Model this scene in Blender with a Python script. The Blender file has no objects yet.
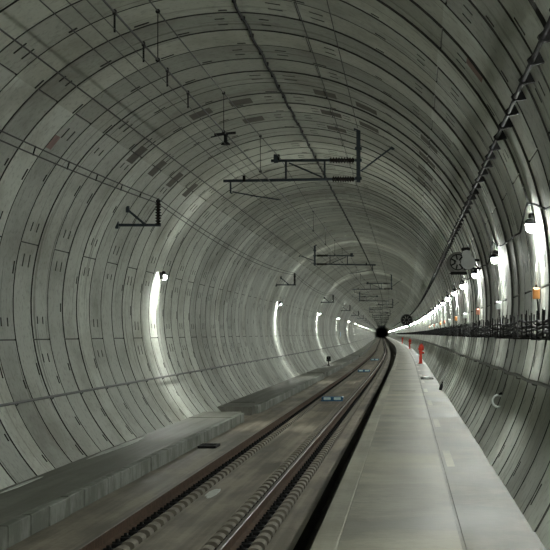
import bpy, math, random
import numpy as np
random.seed(7)
rng = np.random.default_rng(7)
SC = bpy.context.scene
COL = SC.collection

# ------------------------------------------------------------------ camera, world, exposure
FPX = 1800.0                     # focal length in pixels of the 550 px frame
CAMZ = 2.51                      # camera height above the track slab
cam_d = bpy.data.cameras.new('camera')
cam_d.sensor_width = 36.0
cam_d.lens = FPX / 550.0 * 36.0
cam_d.shift_x = -(407 - 275) / 550.0
cam_d.shift_y = (334 - 275) / 550.0
cam_d.clip_start = 0.1
cam_d.clip_end = 4000
cam = bpy.data.objects.new('camera', cam_d)
cam.location = (0, 0, CAMZ)
cam.rotation_euler = (math.pi / 2, 0, 0)
COL.objects.link(cam)
SC.camera = cam

world = bpy.data.worlds.new('world')
SC.world = world
world.use_nodes = True
world.node_tree.nodes['Background'].inputs[0].default_value = (0.0, 0.0, 0.0, 1)
world.node_tree.nodes['Background'].inputs[1].default_value = 0.0

SC.view_settings.view_transform = 'Standard'
SC.view_settings.look = 'None'
SC.view_settings.gamma = 1.0
SC.view_settings.use_curve_mapping = False
SC.view_settings.exposure = 0.24

LAMP_POWER = 1750.0              # emission of the bulbs of the right row
WALL_LAMP_POWER = 600.0          # emission of the left wall lamps

# ------------------------------------------------------------------ tunnel alignment
CX, CZ, RAD = -2.61, 0.54 + CAMZ, 4.28
TRACK = -2.81
RING = 1.5
SLAB = 0.0
WALK = 0.86
BENCH = 0.265
LIT_END = 1040.0
END = 1600.0
KC, YC0, YC1 = 3.3e-5, 80.0, 290.0


def cv(y):
    """sideways shift of the tunnel axis at depth y (gentle left-hand curve)"""
    if y < YC0:
        return 0.0
    if y < YC1:
        return -KC * (y - YC0) ** 2
    return -KC * (YC1 - YC0) ** 2 - 2 * KC * (YC1 - YC0) * (y - YC1)


def P(x, y, h):
    """h is height relative to the eye"""
    return (x + cv(y), y, h + CAMZ)


def PZ(x, y, z):
    return (x + cv(y), y, z)


def on_lining(q, off=0.03):
    """point of the lining seen along x = q*h from the eye (above)"""
    lo, hi = 0.0, 8.0
    cz = CZ - CAMZ
    for _ in range(60):
        m = (lo + hi) / 2
        if math.hypot(q * m - CX, m - cz) < RAD - off:
            lo = m
        else:
            hi = m
    return q * lo, lo


def wall_x(h, side=1, off=0.0):
    """x of the lining at height h relative to the eye"""
    return CX + side * (math.sqrt(RAD ** 2 - (h + CAMZ - CZ) ** 2) - off)


def ysteps(y0, y1, d0=2.0, grow=0.04):
    out = [y0]
    while out[-1] < y1:
        out.append(min(y1, out[-1] + max(d0, grow * abs(out[-1]))))
    return out


# ------------------------------------------------------------------ materials
def mat(name, base=(0.5, 0.5, 0.5), rough=0.6, metal=0.0, emit=None, power=0.0, var=0.15, scale=8.0, bump=0.0,
        spec=0.5, alpha=None):
    m = bpy.data.materials.new(name)
    m.use_nodes = True
    nt = m.node_tree
    b = nt.nodes['Principled BSDF']
    b.inputs['Roughness'].default_value = rough
    b.inputs['Metallic'].default_value = metal
    b.inputs['Specular IOR Level'].default_value = spec
    if emit:
        b.inputs['Base Color'].default_value = (*base, 1)
        b.inputs['Emission Color'].default_value = (*emit, 1)
        b.inputs['Emission Strength'].default_value = power
        return m
    tc = nt.nodes.new('ShaderNodeTexCoord')
    no = nt.nodes.new('ShaderNodeTexNoise')
    no.inputs['Scale'].default_value = scale
    no.inputs['Detail'].default_value = 6
    nt.links.new(tc.outputs['Object'], no.inputs['Vector'])
    cr = nt.nodes.new('ShaderNodeValToRGB')
    cr.color_ramp.elements[0].position = 0.3
    cr.color_ramp.elements[1].position = 0.7
    cr.color_ramp.elements[0].color = (*[c * (1 - var) for c in base], 1)
    cr.color_ramp.elements[1].color = (*[min(1, c * (1 + var)) for c in base], 1)
    nt.links.new(no.outputs['Fac'], cr.inputs['Fac'])
    nt.links.new(cr.outputs['Color'], b.inputs['Base Color'])
    if bump:
        bp = nt.nodes.new('ShaderNodeBump')
        bp.inputs['Strength'].default_value = bump
        bp.inputs['Distance'].default_value = 0.01
        nt.links.new(no.outputs['Fac'], bp.inputs['Height'])
        nt.links.new(bp.outputs['Normal'], b.inputs['Normal'])
    return m


def math_node(nt, op, a, b=None, c=None):
    n = nt.nodes.new('ShaderNodeMath')
    n.operation = op
    for i, v in enumerate((a, b, c)):
        if v is None:
            continue
        if isinstance(v, (int, float)):
            n.inputs[i].default_value = v
        else:
            nt.links.new(v, n.inputs[i])
    return n.outputs[0]


def noise(nt, vec, scale, detail=5, rough=0.55):
    n = nt.nodes.new('ShaderNodeTexNoise')
    n.inputs['Scale'].default_value = scale
    n.inputs['Detail'].default_value = detail
    n.inputs['Roughness'].default_value = rough
    nt.links.new(vec, n.inputs['Vector'])
    return n.outputs['Fac']


def mix(nt, fac, a, b, mode='MIX'):
    n = nt.nodes.new('ShaderNodeMix')
    n.data_type = 'RGBA'
    n.blend_type = mode
    for s, v in (('Factor', fac), ('A', a), ('B', b)):
        sock = n.inputs[0] if s == 'Factor' else n.inputs[6 if s == 'A' else 7]
        if isinstance(v, (int, float)):
            sock.default_value = v
        elif isinstance(v, tuple):
            sock.default_value = (*v, 1)
        else:
            nt.links.new(v, sock)
    return n.outputs[2]


def ramp(nt, fac, p0, p1, c0=(0, 0, 0), c1=(1, 1, 1)):
    n = nt.nodes.new('ShaderNodeValToRGB')
    n.color_ramp.elements[0].position = p0
    n.color_ramp.elements[1].position = p1
    n.color_ramp.elements[0].color = (*c0, 1)
    n.color_ramp.elements[1].color = (*c1, 1)
    nt.links.new(fac, n.inputs['Fac'])
    return n.outputs['Color']


def lining_mat(name, base, streaky):
    """precast concrete; the UV map holds metres around the ring and along the tunnel"""
    m = bpy.data.materials.new(name)
    m.use_nodes = True
    nt = m.node_tree
    b = nt.nodes['Principled BSDF']
    uv = nt.nodes.new('ShaderNodeUVMap')
    uv.uv_map = 'UVMap'
    sep = nt.nodes.new('ShaderNodeSeparateXYZ')
    nt.links.new(uv.outputs['UV'], sep.inputs[0])
    u, v = sep.outputs[0], sep.outputs[1]
    ring = math_node(nt, 'FLOOR', math_node(nt, 'DIVIDE', v, RING))
    wn = nt.nodes.new('ShaderNodeTexWhiteNoise')
    wn.noise_dimensions = '1D'
    nt.links.new(ring, wn.inputs['W'])
    # streaks that run around the ring
    comb = nt.nodes.new('ShaderNodeCombineXYZ')
    nt.links.new(math_node(nt, 'MULTIPLY', u, 0.22), comb.inputs[0])
    nt.links.new(math_node(nt, 'MULTIPLY', v, 3.2), comb.inputs[1])
    nt.links.new(math_node(nt, 'MULTIPLY', ring, 5.3), comb.inputs[2])
    st = noise(nt, comb.outputs[0], 1.0, 6, 0.6)
    comb2 = nt.nodes.new('ShaderNodeCombineXYZ')
    nt.links.new(u, comb2.inputs[0])
    nt.links.new(math_node(nt, 'MULTIPLY', v, 0.7), comb2.inputs[1])
    nt.links.new(math_node(nt, 'MULTIPLY', ring, 3.1), comb2.inputs[2])
    cl = noise(nt, comb2.outputs[0], 1.1, 7, 0.62)
    fine = noise(nt, comb2.outputs[0], 11.0, 4, 0.6)
    col = mix(nt, ramp(nt, cl, 0.36, 0.64), tuple(c * 0.66 for c in base), tuple(min(1, c * 1.2) for c in base))
    col = mix(nt, math_node(nt, 'MULTIPLY', ramp(nt, st, 0.52, 0.66), 0.55 * streaky), col, (base[0] * 0.40, base[1] * 0.37, base[2] * 0.32))
    col = mix(nt, math_node(nt, 'MULTIPLY', ramp(nt, st, 0.38, 0.29), 0.75 * streaky), col,
              (min(1, base[0] * 1.6), min(1, base[1] * 1.6), min(1, base[2] * 1.65)))
    col = mix(nt, math_node(nt, 'MULTIPLY', ramp(nt, fine, 0.52, 0.72), 0.5), col, tuple(c * 0.5 for c in base))
    # soot and rust-brown water stains in blotches of their own
    comb3 = nt.nodes.new('ShaderNodeCombineXYZ')
    nt.links.new(math_node(nt, 'MULTIPLY', u, 0.35), comb3.inputs[0])
    nt.links.new(math_node(nt, 'MULTIPLY', v, 0.16), comb3.inputs[1])
    blo = noise(nt, comb3.outputs[0], 1.3, 6, 0.65)
    col = mix(nt, math_node(nt, 'MULTIPLY', ramp(nt, blo, 0.47, 0.66), 0.55), col, (base[0] * 0.50, base[1] * 0.44, base[2] * 0.36))
    # each ring was cast in its own batch
    bright = math_node(nt, 'ADD', 0.76, math_node(nt, 'MULTIPLY', wn.outputs['Value'], 0.46))
    mul = nt.nodes.new('ShaderNodeVectorMath')
    mul.operation = 'SCALE'
    nt.links.new(col, mul.inputs[0])
    nt.links.new(bright, mul.inputs['Scale'])
    nt.links.new(mul.outputs[0], b.inputs['Base Color'])
    b.inputs['Roughness'].default_value = 0.72
    b.inputs['Specular IOR Level'].default_value = 0.35
    bp = nt.nodes.new('ShaderNodeBump')
    bp.inputs['Strength'].default_value = 0.25
    bp.inputs['Distance'].default_value = 0.02
    nt.links.new(cl, bp.inputs['Height'])
    nt.links.new(bp.outputs['Normal'], b.inputs['Normal'])
    return m


def slab_mat(name, base, dark, rough=0.6, sx=1.0, sy=0.35, wet=0.0, lw=0.45):
    """poured concrete with long stains, mapped in object space"""
    m = bpy.data.materials.new(name)
    m.use_nodes = True
    nt = m.node_tree
    b = nt.nodes['Principled BSDF']
    tc = nt.nodes.new('ShaderNodeTexCoord')
    mp = nt.nodes.new('ShaderNodeMapping')
    mp.inputs['Scale'].default_value = (sx, sy, 1.0)
    nt.links.new(tc.outputs['Object'], mp.inputs[0])
    big = noise(nt, mp.outputs[0], 1.2, 7, 0.6)
    fine = noise(nt, tc.outputs['Object'], 9.0, 5, 0.6)
    mp2 = nt.nodes.new('ShaderNodeMapping')
    mp2.inputs['Scale'].default_value = (sx * 4.5, sy * 0.22, 1.0)
    nt.links.new(tc.outputs['Object'], mp2.inputs[0])
    lng = noise(nt, mp2.outputs[0], 1.3, 6, 0.6)
    both = math_node(nt, 'ADD', math_node(nt, 'MULTIPLY', big, 1 - lw), math_node(nt, 'MULTIPLY', lng, lw))
    col = mix(nt, ramp(nt, both, 0.44, 0.57), dark, base)
    col = mix(nt, math_node(nt, 'MULTIPLY', ramp(nt, fine, 0.5, 0.75), 0.4), col, tuple(c * 0.6 for c in dark))
    nt.links.new(col, b.inputs['Base Color'])
    r = nt.nodes.new('ShaderNodeMapRange')
    nt.links.new(big, r.inputs[0])
    r.inputs[1].default_value, r.inputs[2].default_value = 0.3, 0.65
    r.inputs[3].default_value, r.inputs[4].default_value = rough - wet, rough
    nt.links.new(r.outputs[0], b.inputs['Roughness'])
    bp = nt.nodes.new('ShaderNodeBump')
    bp.inputs['Strength'].default_value = 0.3
    bp.inputs['Distance'].default_value = 0.015
    nt.links.new(fine, bp.inputs['Height'])
    nt.links.new(bp.outputs['Normal'], b.inputs['Normal'])
    return m


M = {
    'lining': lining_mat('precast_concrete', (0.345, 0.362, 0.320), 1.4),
    'lining_shaded': lining_mat('precast_vault_shaded', (0.295, 0.306, 0.260), 1.2),  # same concrete, the vault's shade put into a darker colour
    'damp': mat('damp_brown_patch', (0.050, 0.043, 0.024), 0.7, var=0.3, scale=5),
    'joint': mat('joint_pocket_dark', (0.045, 0.045, 0.04), 0.9, var=0.3),
    'red_mark': mat('faded_red_spray', (0.27, 0.17, 0.15), 0.8, var=0.25, scale=6),
    'slab': slab_mat('track_slab_concrete', (0.33, 0.288, 0.23), (0.11, 0.093, 0.068), 0.62, 0.9, 0.2, 0.2, 0.35),
    'walk': slab_mat('walkway_concrete', (0.215, 0.202, 0.142), (0.095, 0.089, 0.062), 0.6, 0.35, 0.40, 0.12, 0.12),
    'walk_side': slab_mat('walkway_gutter_shaded', (0.150, 0.144, 0.108), (0.055, 0.052, 0.039), 0.65, 0.6, 0.40, 0.1, 0.15),  # darker than the deck: shade beside the wall is in the colour
    'walk_edge': slab_mat('walkway_edge_concrete', (0.26, 0.25, 0.19), (0.17, 0.162, 0.12), 0.6, 0.8, 0.3),
    'dash': mat('cream_dash_tone', (0.27, 0.258, 0.195), 0.6, var=0.3, scale=4),
    'bench': slab_mat('bench_concrete', (0.20, 0.20, 0.175), (0.11, 0.11, 0.09), 0.6, 0.8, 0.35, 0.15),
    'bench_face': slab_mat('bench_face_concrete', (0.27, 0.285, 0.255), (0.13, 0.14, 0.115), 0.7, 1.0, 1.6),
    'trough': mat('dark_trough_grit', (0.022, 0.020, 0.018), 0.9, var=0.4, scale=20, bump=0.6),
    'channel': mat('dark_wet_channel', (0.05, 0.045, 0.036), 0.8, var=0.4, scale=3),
    'block': mat('fastening_block_concrete', (0.21, 0.19, 0.15), 0.8, var=0.2, scale=12, bump=0.3),
    'rust': mat('rail_rust', (0.080, 0.046, 0.028), 0.85, spec=0.15, var=0.35, scale=10),
    'rail_head': mat('rail_polished_steel', (0.20, 0.18, 0.16), 0.52, 1.0, var=0.12, scale=3),
    'iron': mat('black_iron', (0.012, 0.012, 0.012), 0.8, spec=0.2, var=0.3, scale=30),
    'steel': mat('blue_grey_painted_steel', (0.030, 0.042, 0.052), 0.5, 0.3, var=0.2, scale=12),
    'galv': mat('galvanised_steel', (0.20, 0.20, 0.185), 0.5, 0.5, var=0.2, scale=10),
    'insulator': mat('brown_glazed_insulator', (0.018, 0.013, 0.011), 0.25, var=0.2),
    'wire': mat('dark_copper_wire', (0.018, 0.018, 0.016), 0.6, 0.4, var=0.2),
    'rubber': mat('black_cable_sheath', (0.012, 0.012, 0.013), 0.75, spec=0.2, var=0.2, scale=20),
    'cable_grey': mat('grey_cable_sheath', (0.14, 0.14, 0.13), 0.55, var=0.2, scale=20),
    'bulb': mat('lit_bulb', (0.9, 0.95, 1.0), 0.3, emit=(0.96, 1.0, 0.92), power=LAMP_POWER),
    'tube': mat('lit_diffuser', (0.9, 0.95, 0.92), 0.3, emit=(0.96, 1.0, 0.92), power=WALL_LAMP_POWER),
    'orange': mat('orange_plastic', (0.85, 0.36, 0.10), 0.5, var=0.08),
    'salmon': mat('salmon_plastic', (0.72, 0.30, 0.20), 0.5, var=0.08),
    'white': mat('white_plastic', (0.74, 0.78, 0.78), 0.45, var=0.05),
    'horn': mat('off_white_horn', (0.40, 0.42, 0.40), 0.6, var=0.1),
    'red': mat('red_paint', (0.72, 0.06, 0.03), 0.45, var=0.12),
    'blue': mat('blue_plastic', (0.02, 0.13, 0.27), 0.4, var=0.15),
    'pale_blue': mat('pale_blue_reflector', (0.75, 0.95, 1.0), 0.3, var=0.08),
    'grey_box': mat('grey_painted_metal', (0.11, 0.115, 0.11), 0.5, 0.2, var=0.15),
    'pale': mat('pale_cement', (0.60, 0.63, 0.60), 0.7, var=0.2, scale=6),
    'sign_blue': mat('light_blue_sign', (0.50, 0.68, 0.82), 0.4, var=0.06),
}


# ------------------------------------------------------------------ mesh helpers
class MB:
    def __init__(self):
        self.v, self.f, self.m, self.s = [], [], [], []

    def add(self, vs, fs, mi=0, smooth=False):
        o = len(self.v)
        self.v += [tuple(p) for p in vs]
        for f in fs:
            self.f.append(tuple(i + o for i in f))
            self.m.append(mi)
            self.s.append(smooth)
        return self

    def box(self, x0, x1, y0, y1, z0, z1, mi=0, bev=0.0):
        if bev > 0:
            b = min(bev, (x1 - x0) / 2.2, (y1 - y0) / 2.2, (z1 - z0) / 2.2)
            # chamfered box: three inset face rings
            vs, ix = [], {}
            for i, X in enumerate((x0, x1)):
                for j, Y in enumerate((y0, y1)):
                    for k, Z in enumerate((z0, z1)):
                        sx, sy, sz = (1 - 2 * i) * b, (1 - 2 * j) * b, (1 - 2 * k) * b
                        for a, p in enumerate(((X, Y + sy, Z + sz), (X + sx, Y, Z + sz), (X + sx, Y + sy, Z))):
                            ix[i, j, k, a] = len(vs)
                            vs.append(p)
            g = lambda i, j, k, a: ix[i, j, k, a]
            fs = []
            for i in (0, 1):
                q = [g(i, 0, 0, 0), g(i, 1, 0, 0), g(i, 1, 1, 0), g(i, 0, 1, 0)]
                fs.append(q if i else q[::-1])
                q = [g(0, i, 0, 1), g(0, i, 1, 1), g(1, i, 1, 1), g(1, i, 0, 1)]
                fs.append(q if i else q[::-1])
                q = [g(0, 0, i, 2), g(1, 0, i, 2), g(1, 1, i, 2), g(0, 1, i, 2)]
                fs.append(q if i else q[::-1])
            for j in (0, 1):
                for k in (0, 1):
                    q = [g(0, j, k, 1), g(1, j, k, 1), g(1, j, k, 2), g(0, j, k, 2)]
                    fs.append(q if (j == k) else q[::-1])
                    q = [g(j, 0, k, 0), g(j, 1, k, 0), g(j, 1, k, 2), g(j, 0, k, 2)]
                    fs.append(q[::-1] if (j == k) else q)
                    q = [g(j, k, 0, 0), g(j, k, 1, 0), g(j, k, 1, 1), g(j, k, 0, 1)]
                    fs.append(q if (j == k) else q[::-1])
            for i in (0, 1):
                for j in (0, 1):
                    for k in (0, 1):
                        q = [g(i, j, k, 0), g(i, j, k, 1), g(i, j, k, 2)]
                        fs.append(q if (i + j + k) % 2 else q[::-1])
            return self.add(vs, fs, mi)
        vs = [(x0, y0, z0), (x1, y0, z0), (x1, y1, z0), (x0, y1, z0), (x0, y0, z1), (x1, y0, z1), (x1, y1, z1), (x0, y1, z1)]
        fs = [(0, 3, 2, 1), (4, 5, 6, 7), (0, 1, 5, 4), (1, 2, 6, 5), (2, 3, 7, 6), (3, 0, 4, 7)]
        return self.add(vs, fs, mi)

    def tube(self, pts, r, n=8, mi=0, caps=True):
        pts = [np.array(p, float) for p in pts]
        k = len(pts)
        rr = r if isinstance(r, (list, tuple)) else [r] * k
        vs, fs = [], []
        prev = None
        for i, p in enumerate(pts):
            t = pts[min(k - 1, i + 1)] - pts[max(0, i - 1)]
            t = t / (np.linalg.norm(t) + 1e-12)
            if prev is None:
                ref = np.array((0, 0, 1.0)) if abs(t[2]) < 0.9 else np.array((1.0, 0, 0))
                a = np.cross(t, ref)
            else:
                a = prev - t * np.dot(prev, t)
            a /= np.linalg.norm(a) + 1e-12
            prev = a
            b = np.cross(t, a)
            for j in range(n):
                th = 2 * math.pi * j / n
                vs.append(p + rr[i] * (math.cos(th) * a + math.sin(th) * b))
        for i in range(k - 1):
            for j in range(n):
                j2 = (j + 1) % n
                fs.append((i * n + j, (i + 1) * n + j, (i + 1) * n + j2, i * n + j2))
        self.add(vs, fs, mi, True)
        if caps:
            o = len(self.v) - len(vs)
            self.f.append(tuple(o + j for j in range(n)))
            self.f.append(tuple(o + (k - 1) * n + j for j in reversed(range(n))))
            self.m += [mi, mi]
            self.s += [False, False]
        return self

    def bar(self, a, b, w, h, mi=0):
        """rectangular bar from a to b"""
        a, b = np.array(a, float), np.array(b, float)
        t = (b - a) / np.linalg.norm(b - a)
        ref = np.array((0, 1.0, 0)) if abs(t[1]) < 0.9 else np.array((0, 0, 1.0))
        u = np.cross(t, ref)
        u /= np.linalg.norm(u)
        w2 = np.cross(t, u)
        vs = []
        for p in (a, b):
            for s1, s2 in ((-1, -1), (1, -1), (1, 1), (-1, 1)):
                vs.append(p + u * s1 * w / 2 + w2 * s2 * h / 2)
        return self.add(vs, [(0, 1, 2, 3), (7, 6, 5, 4), (0, 4, 5, 1), (1, 5, 6, 2), (2, 6, 7, 3), (3, 7, 4, 0)], mi)

    def sphere(self, c, r, n=10, k=7, mi=0, sc=(1, 1, 1)):
        vs = [(c[0], c[1], c[2] - r * sc[2])]
        for i in range(1, k):
            ph = -math.pi / 2 + math.pi * i / k
            for j in range(n):
                th = 2 * math.pi * j / n
                vs.append((c[0] + r * sc[0] * math.cos(ph) * math.cos(th), c[1] + r * sc[1] * math.cos(ph) * math.sin(th),
                           c[2] + r * sc[2] * math.sin(ph)))
        vs.append((c[0], c[1], c[2] + r * sc[2]))
        fs = [(0, 1 + (j + 1) % n, 1 + j) for j in range(n)]
        for i in range(k - 2):
            for j in range(n):
                a = 1 + i * n
                fs.append((a + j, a + (j + 1) % n, a + n + (j + 1) % n, a + n + j))
        last = len(vs) - 1
        fs += [(last, last - n + j, last - n + (j + 1) % n) for j in range(n)]
        return self.add(vs, fs, mi, True)

    def torus(self, c, R, r, axis='y', n=20, k=8, mi=0, a0=0.0, a1=2 * math.pi):
        pts = []
        full = abs(a1 - a0 - 2 * math.pi) < 1e-6
        for i in range(n + 1):
            t = a0 + (a1 - a0) * i / n
            u, w = R * math.cos(t), R * math.sin(t)
            pts.append({'y': (c[0] + u, c[1], c[2] + w), 'x': (c[0], c[1] + u, c[2] + w), 'z': (c[0] + u, c[1] + w, c[2])}[axis])
        return self.tube(pts, r, k, mi, not full)

    def lathe(self, c, prof, axis='z', n=12, mi=0):
        """prof: list of (radius, distance along axis)"""
        vs, fs = [], []
        for r, d in prof:
            for j in range(n):
                th = 2 * math.pi * j / n
                u, w = r * math.cos(th), r * math.sin(th)
                vs.append({'z': (c[0] + u, c[1] + w, c[2] + d), 'x': (c[0] + d, c[1] + u, c[2] + w),
                           'y': (c[0] + w, c[1] + d, c[2] + u)}[axis])
        k = len(prof)
        for i in range(k - 1):
            for j in range(n):
                j2 = (j + 1) % n
                fs.append((i * n + j, i * n + j2, (i + 1) * n + j2, (i + 1) * n + j))
        self.add(vs, fs, mi, True)
        o = len(self.v) - len(vs)
        self.f.append(tuple(o + j for j in reversed(range(n))))
        self.f.append(tuple(o + (k - 1) * n + j for j in range(n)))
        self.m += [mi, mi]
        self.s += [False, False]
        return self

    def sweep(self, prof, ys, mi=None, closed=False):
        """profile of (x, z) swept down the tunnel; mi: a material index per profile edge"""
        k = len(prof)
        vs = [PZ(x, y, z) for y in ys for x, z in prof]
        ne = k if closed else k - 1
        for e in range(ne):
            e2 = (e + 1) % k
            o = len(self.v)
        o = len(self.v)
        self.v += vs
        for i in range(len(ys) - 1):
            for e in range(ne):
                e2 = (e + 1) % k
                self.f.append((o + i * k + e, o + (i + 1) * k + e, o + (i + 1) * k + e2, o + i * k + e2))
                self.m.append(mi[e] if mi else 0)
                self.s.append(False)
        if closed:
            self.f.append(tuple(o + e for e in range(k)))
            self.f.append(tuple(o + (len(ys) - 1) * k + e for e in reversed(range(k))))
            self.m += [mi[0] if mi else 0] * 2
            self.s += [False, False]
        return self

    def mesh(self, name, mats):
        me = bpy.data.meshes.new(name)
        me.from_pydata(self.v, [], self.f)
        for m in (mats if isinstance(mats, (list, tuple)) else [mats]):
            me.materials.append(m)
        me.polygons.foreach_set('material_index', self.m)
        me.polygons.foreach_set('use_smooth', self.s)
        me.update()
        return me

    def build(self, name, mats, parent=None):
        o = bpy.data.objects.new(name, self.mesh(name, mats))
        COL.objects.link(o)
        if parent is not None:
            o.parent = parent
        return o


def empty(name, loc=(0, 0, 0)):
    o = bpy.data.objects.new(name, None)
    o.empty_display_size = 0.2
    o.location = loc
    COL.objects.link(o)
    return o


def tag(o, label=None, cat=None, group=None, kind=None):
    if label:
        o['label'] = label
    if cat:
        o['category'] = cat
    if group:
        o['group'] = group
    if kind:
        o['kind'] = kind
    return o


def struct(o, label=None):
    o['kind'] = 'structure'
    if label:
        o['label'] = label
    return o


def dup(o, loc, parent=None):
    c = o.copy()
    COL.objects.link(c)
    if parent is None:
        c.location = loc
    else:
        c.parent = parent
    for ch in [x for x in o.children]:
        dup(ch, None, c)
    return c


ORD = ['', 'second', 'third', 'fourth', 'fifth', 'sixth', 'seventh', 'eighth', 'ninth', 'tenth', 'eleventh', 'twelfth',
       'thirteenth', 'fourteenth', 'fifteenth', 'sixteenth', 'seventeenth', 'eighteenth', 'nineteenth', 'twentieth']
TENS = {2: 'twenty', 3: 'thirty', 4: 'forty'}


def nth(i):
    """i counts from 0"""
    if i < 20:
        return ORD[i]
    n = i + 1
    if n % 10 == 0:
        return {3: 'thirtieth', 4: 'fortieth', 5: 'fiftieth'}[n // 10]
    return TENS[n // 10] + '-' + (['', 'first'] + ORD[1:])[n % 10]


def nearest(i):
    return ('nearest' if i == 0 else nth(i) + ' nearest')


# ------------------------------------------------------------------ the lining: three meshes cut at 45 and 133 degrees
A_SET = [-40.0, 20.0, 76.5, 165.4, 250.0]
B_SET = [-40.0, 0.5, 45.0, 88.7, 133.0, 188.6, 250.0]
A_LO, A_HI = -34.0, 224.0
PATCH = {}
for r_, a_ in ((24, 133), (26, 133), (28, 133), (22, 45), (24, 45), (26, 45), (23, 76.5), (25, 76.5), (24, 100.6),
               (26, 100.6), (24, 112), (23, 65), (25, 65), (27, 76.5), (30, 133), (28, 45)):
    PATCH.setdefault(r_, []).append(a_)
RED = {(24, 27): 1}


def ring_angles(i, fine):
    joints = A_SET if i % 2 else B_SET
    ang = {}                                            # angle -> ('d', depth)
    pk = []
    for a in joints:
        if A_LO < a < A_HI:
            for d, dep in ((-0.19, 0), (-0.14, 1), (0.14, 1), (0.19, 0)):
                ang[round(a + d, 3)] = dep
    if fine:
        for a0, a1 in zip(joints[:-1], joints[1:]):
            w = a1 - a0
            if w < 25:
                continue
            pk += [(a0 + 4.5, 0), (a1 - 4.5, 0)]
            for t in ((0.3, 0.7) if w < 60 else (0.17, 0.36, 0.62, 0.83)):
                pk.append((a0 + w * t, 1))
        rp = random.Random(300 + i)
        out = []
        for a, k in pk:
            a, ln = a + rp.uniform(-0.5, 0.5), rp.uniform(0.7, 1.5)
            if rp.random() < 0.2 or not A_LO + 6 < a < A_HI - 4:
                continue
            out.append((a, ln, k))
            for d in (-ln - 0.12, -ln, ln, ln + 0.12):
                ang[round(a + d, 3)] = 0
        pk = out
    for a in PATCH.get(i, ()):
        for d in (-3.0, 3.0):
            ang.setdefault(round(a + d, 3), 0)
    for a in (A_LO, A_HI):
        ang[a] = 0
    step = 3.0 if fine else 4.0
    a = A_LO + step
    keys = sorted(ang)
    while a < A_HI:
        if min(abs(a - q) for q in keys) > step * 0.4:
            ang[round(a, 3)] = 0
        a += step
    return sorted(ang.items()), pk


ZF_FINE = [0.0, 0.27, 0.30, 0.304, 0.356, 0.36, 0.65, 0.654, 0.706, 0.71, 0.84, 0.87, 0.874, 0.936, 0.94, 1.0]
ZF_COARSE = [0.0, 1.0]
GAP = 0.028                                             # half width of the ring joint groove
GDEP = 0.095


def step_amp(a, y):
    """how far the rings are out of line: most on the right, less on the left and far away"""
    k = (0.35 if a < -8 else 1.0) if a < 45 else (1.0 - 0.62 * min(1, (a - 45) / 50))
    f = 1.0 if y < 40 else max(0.06, 1.0 - (y - 40) / 60)
    return k * f


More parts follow.
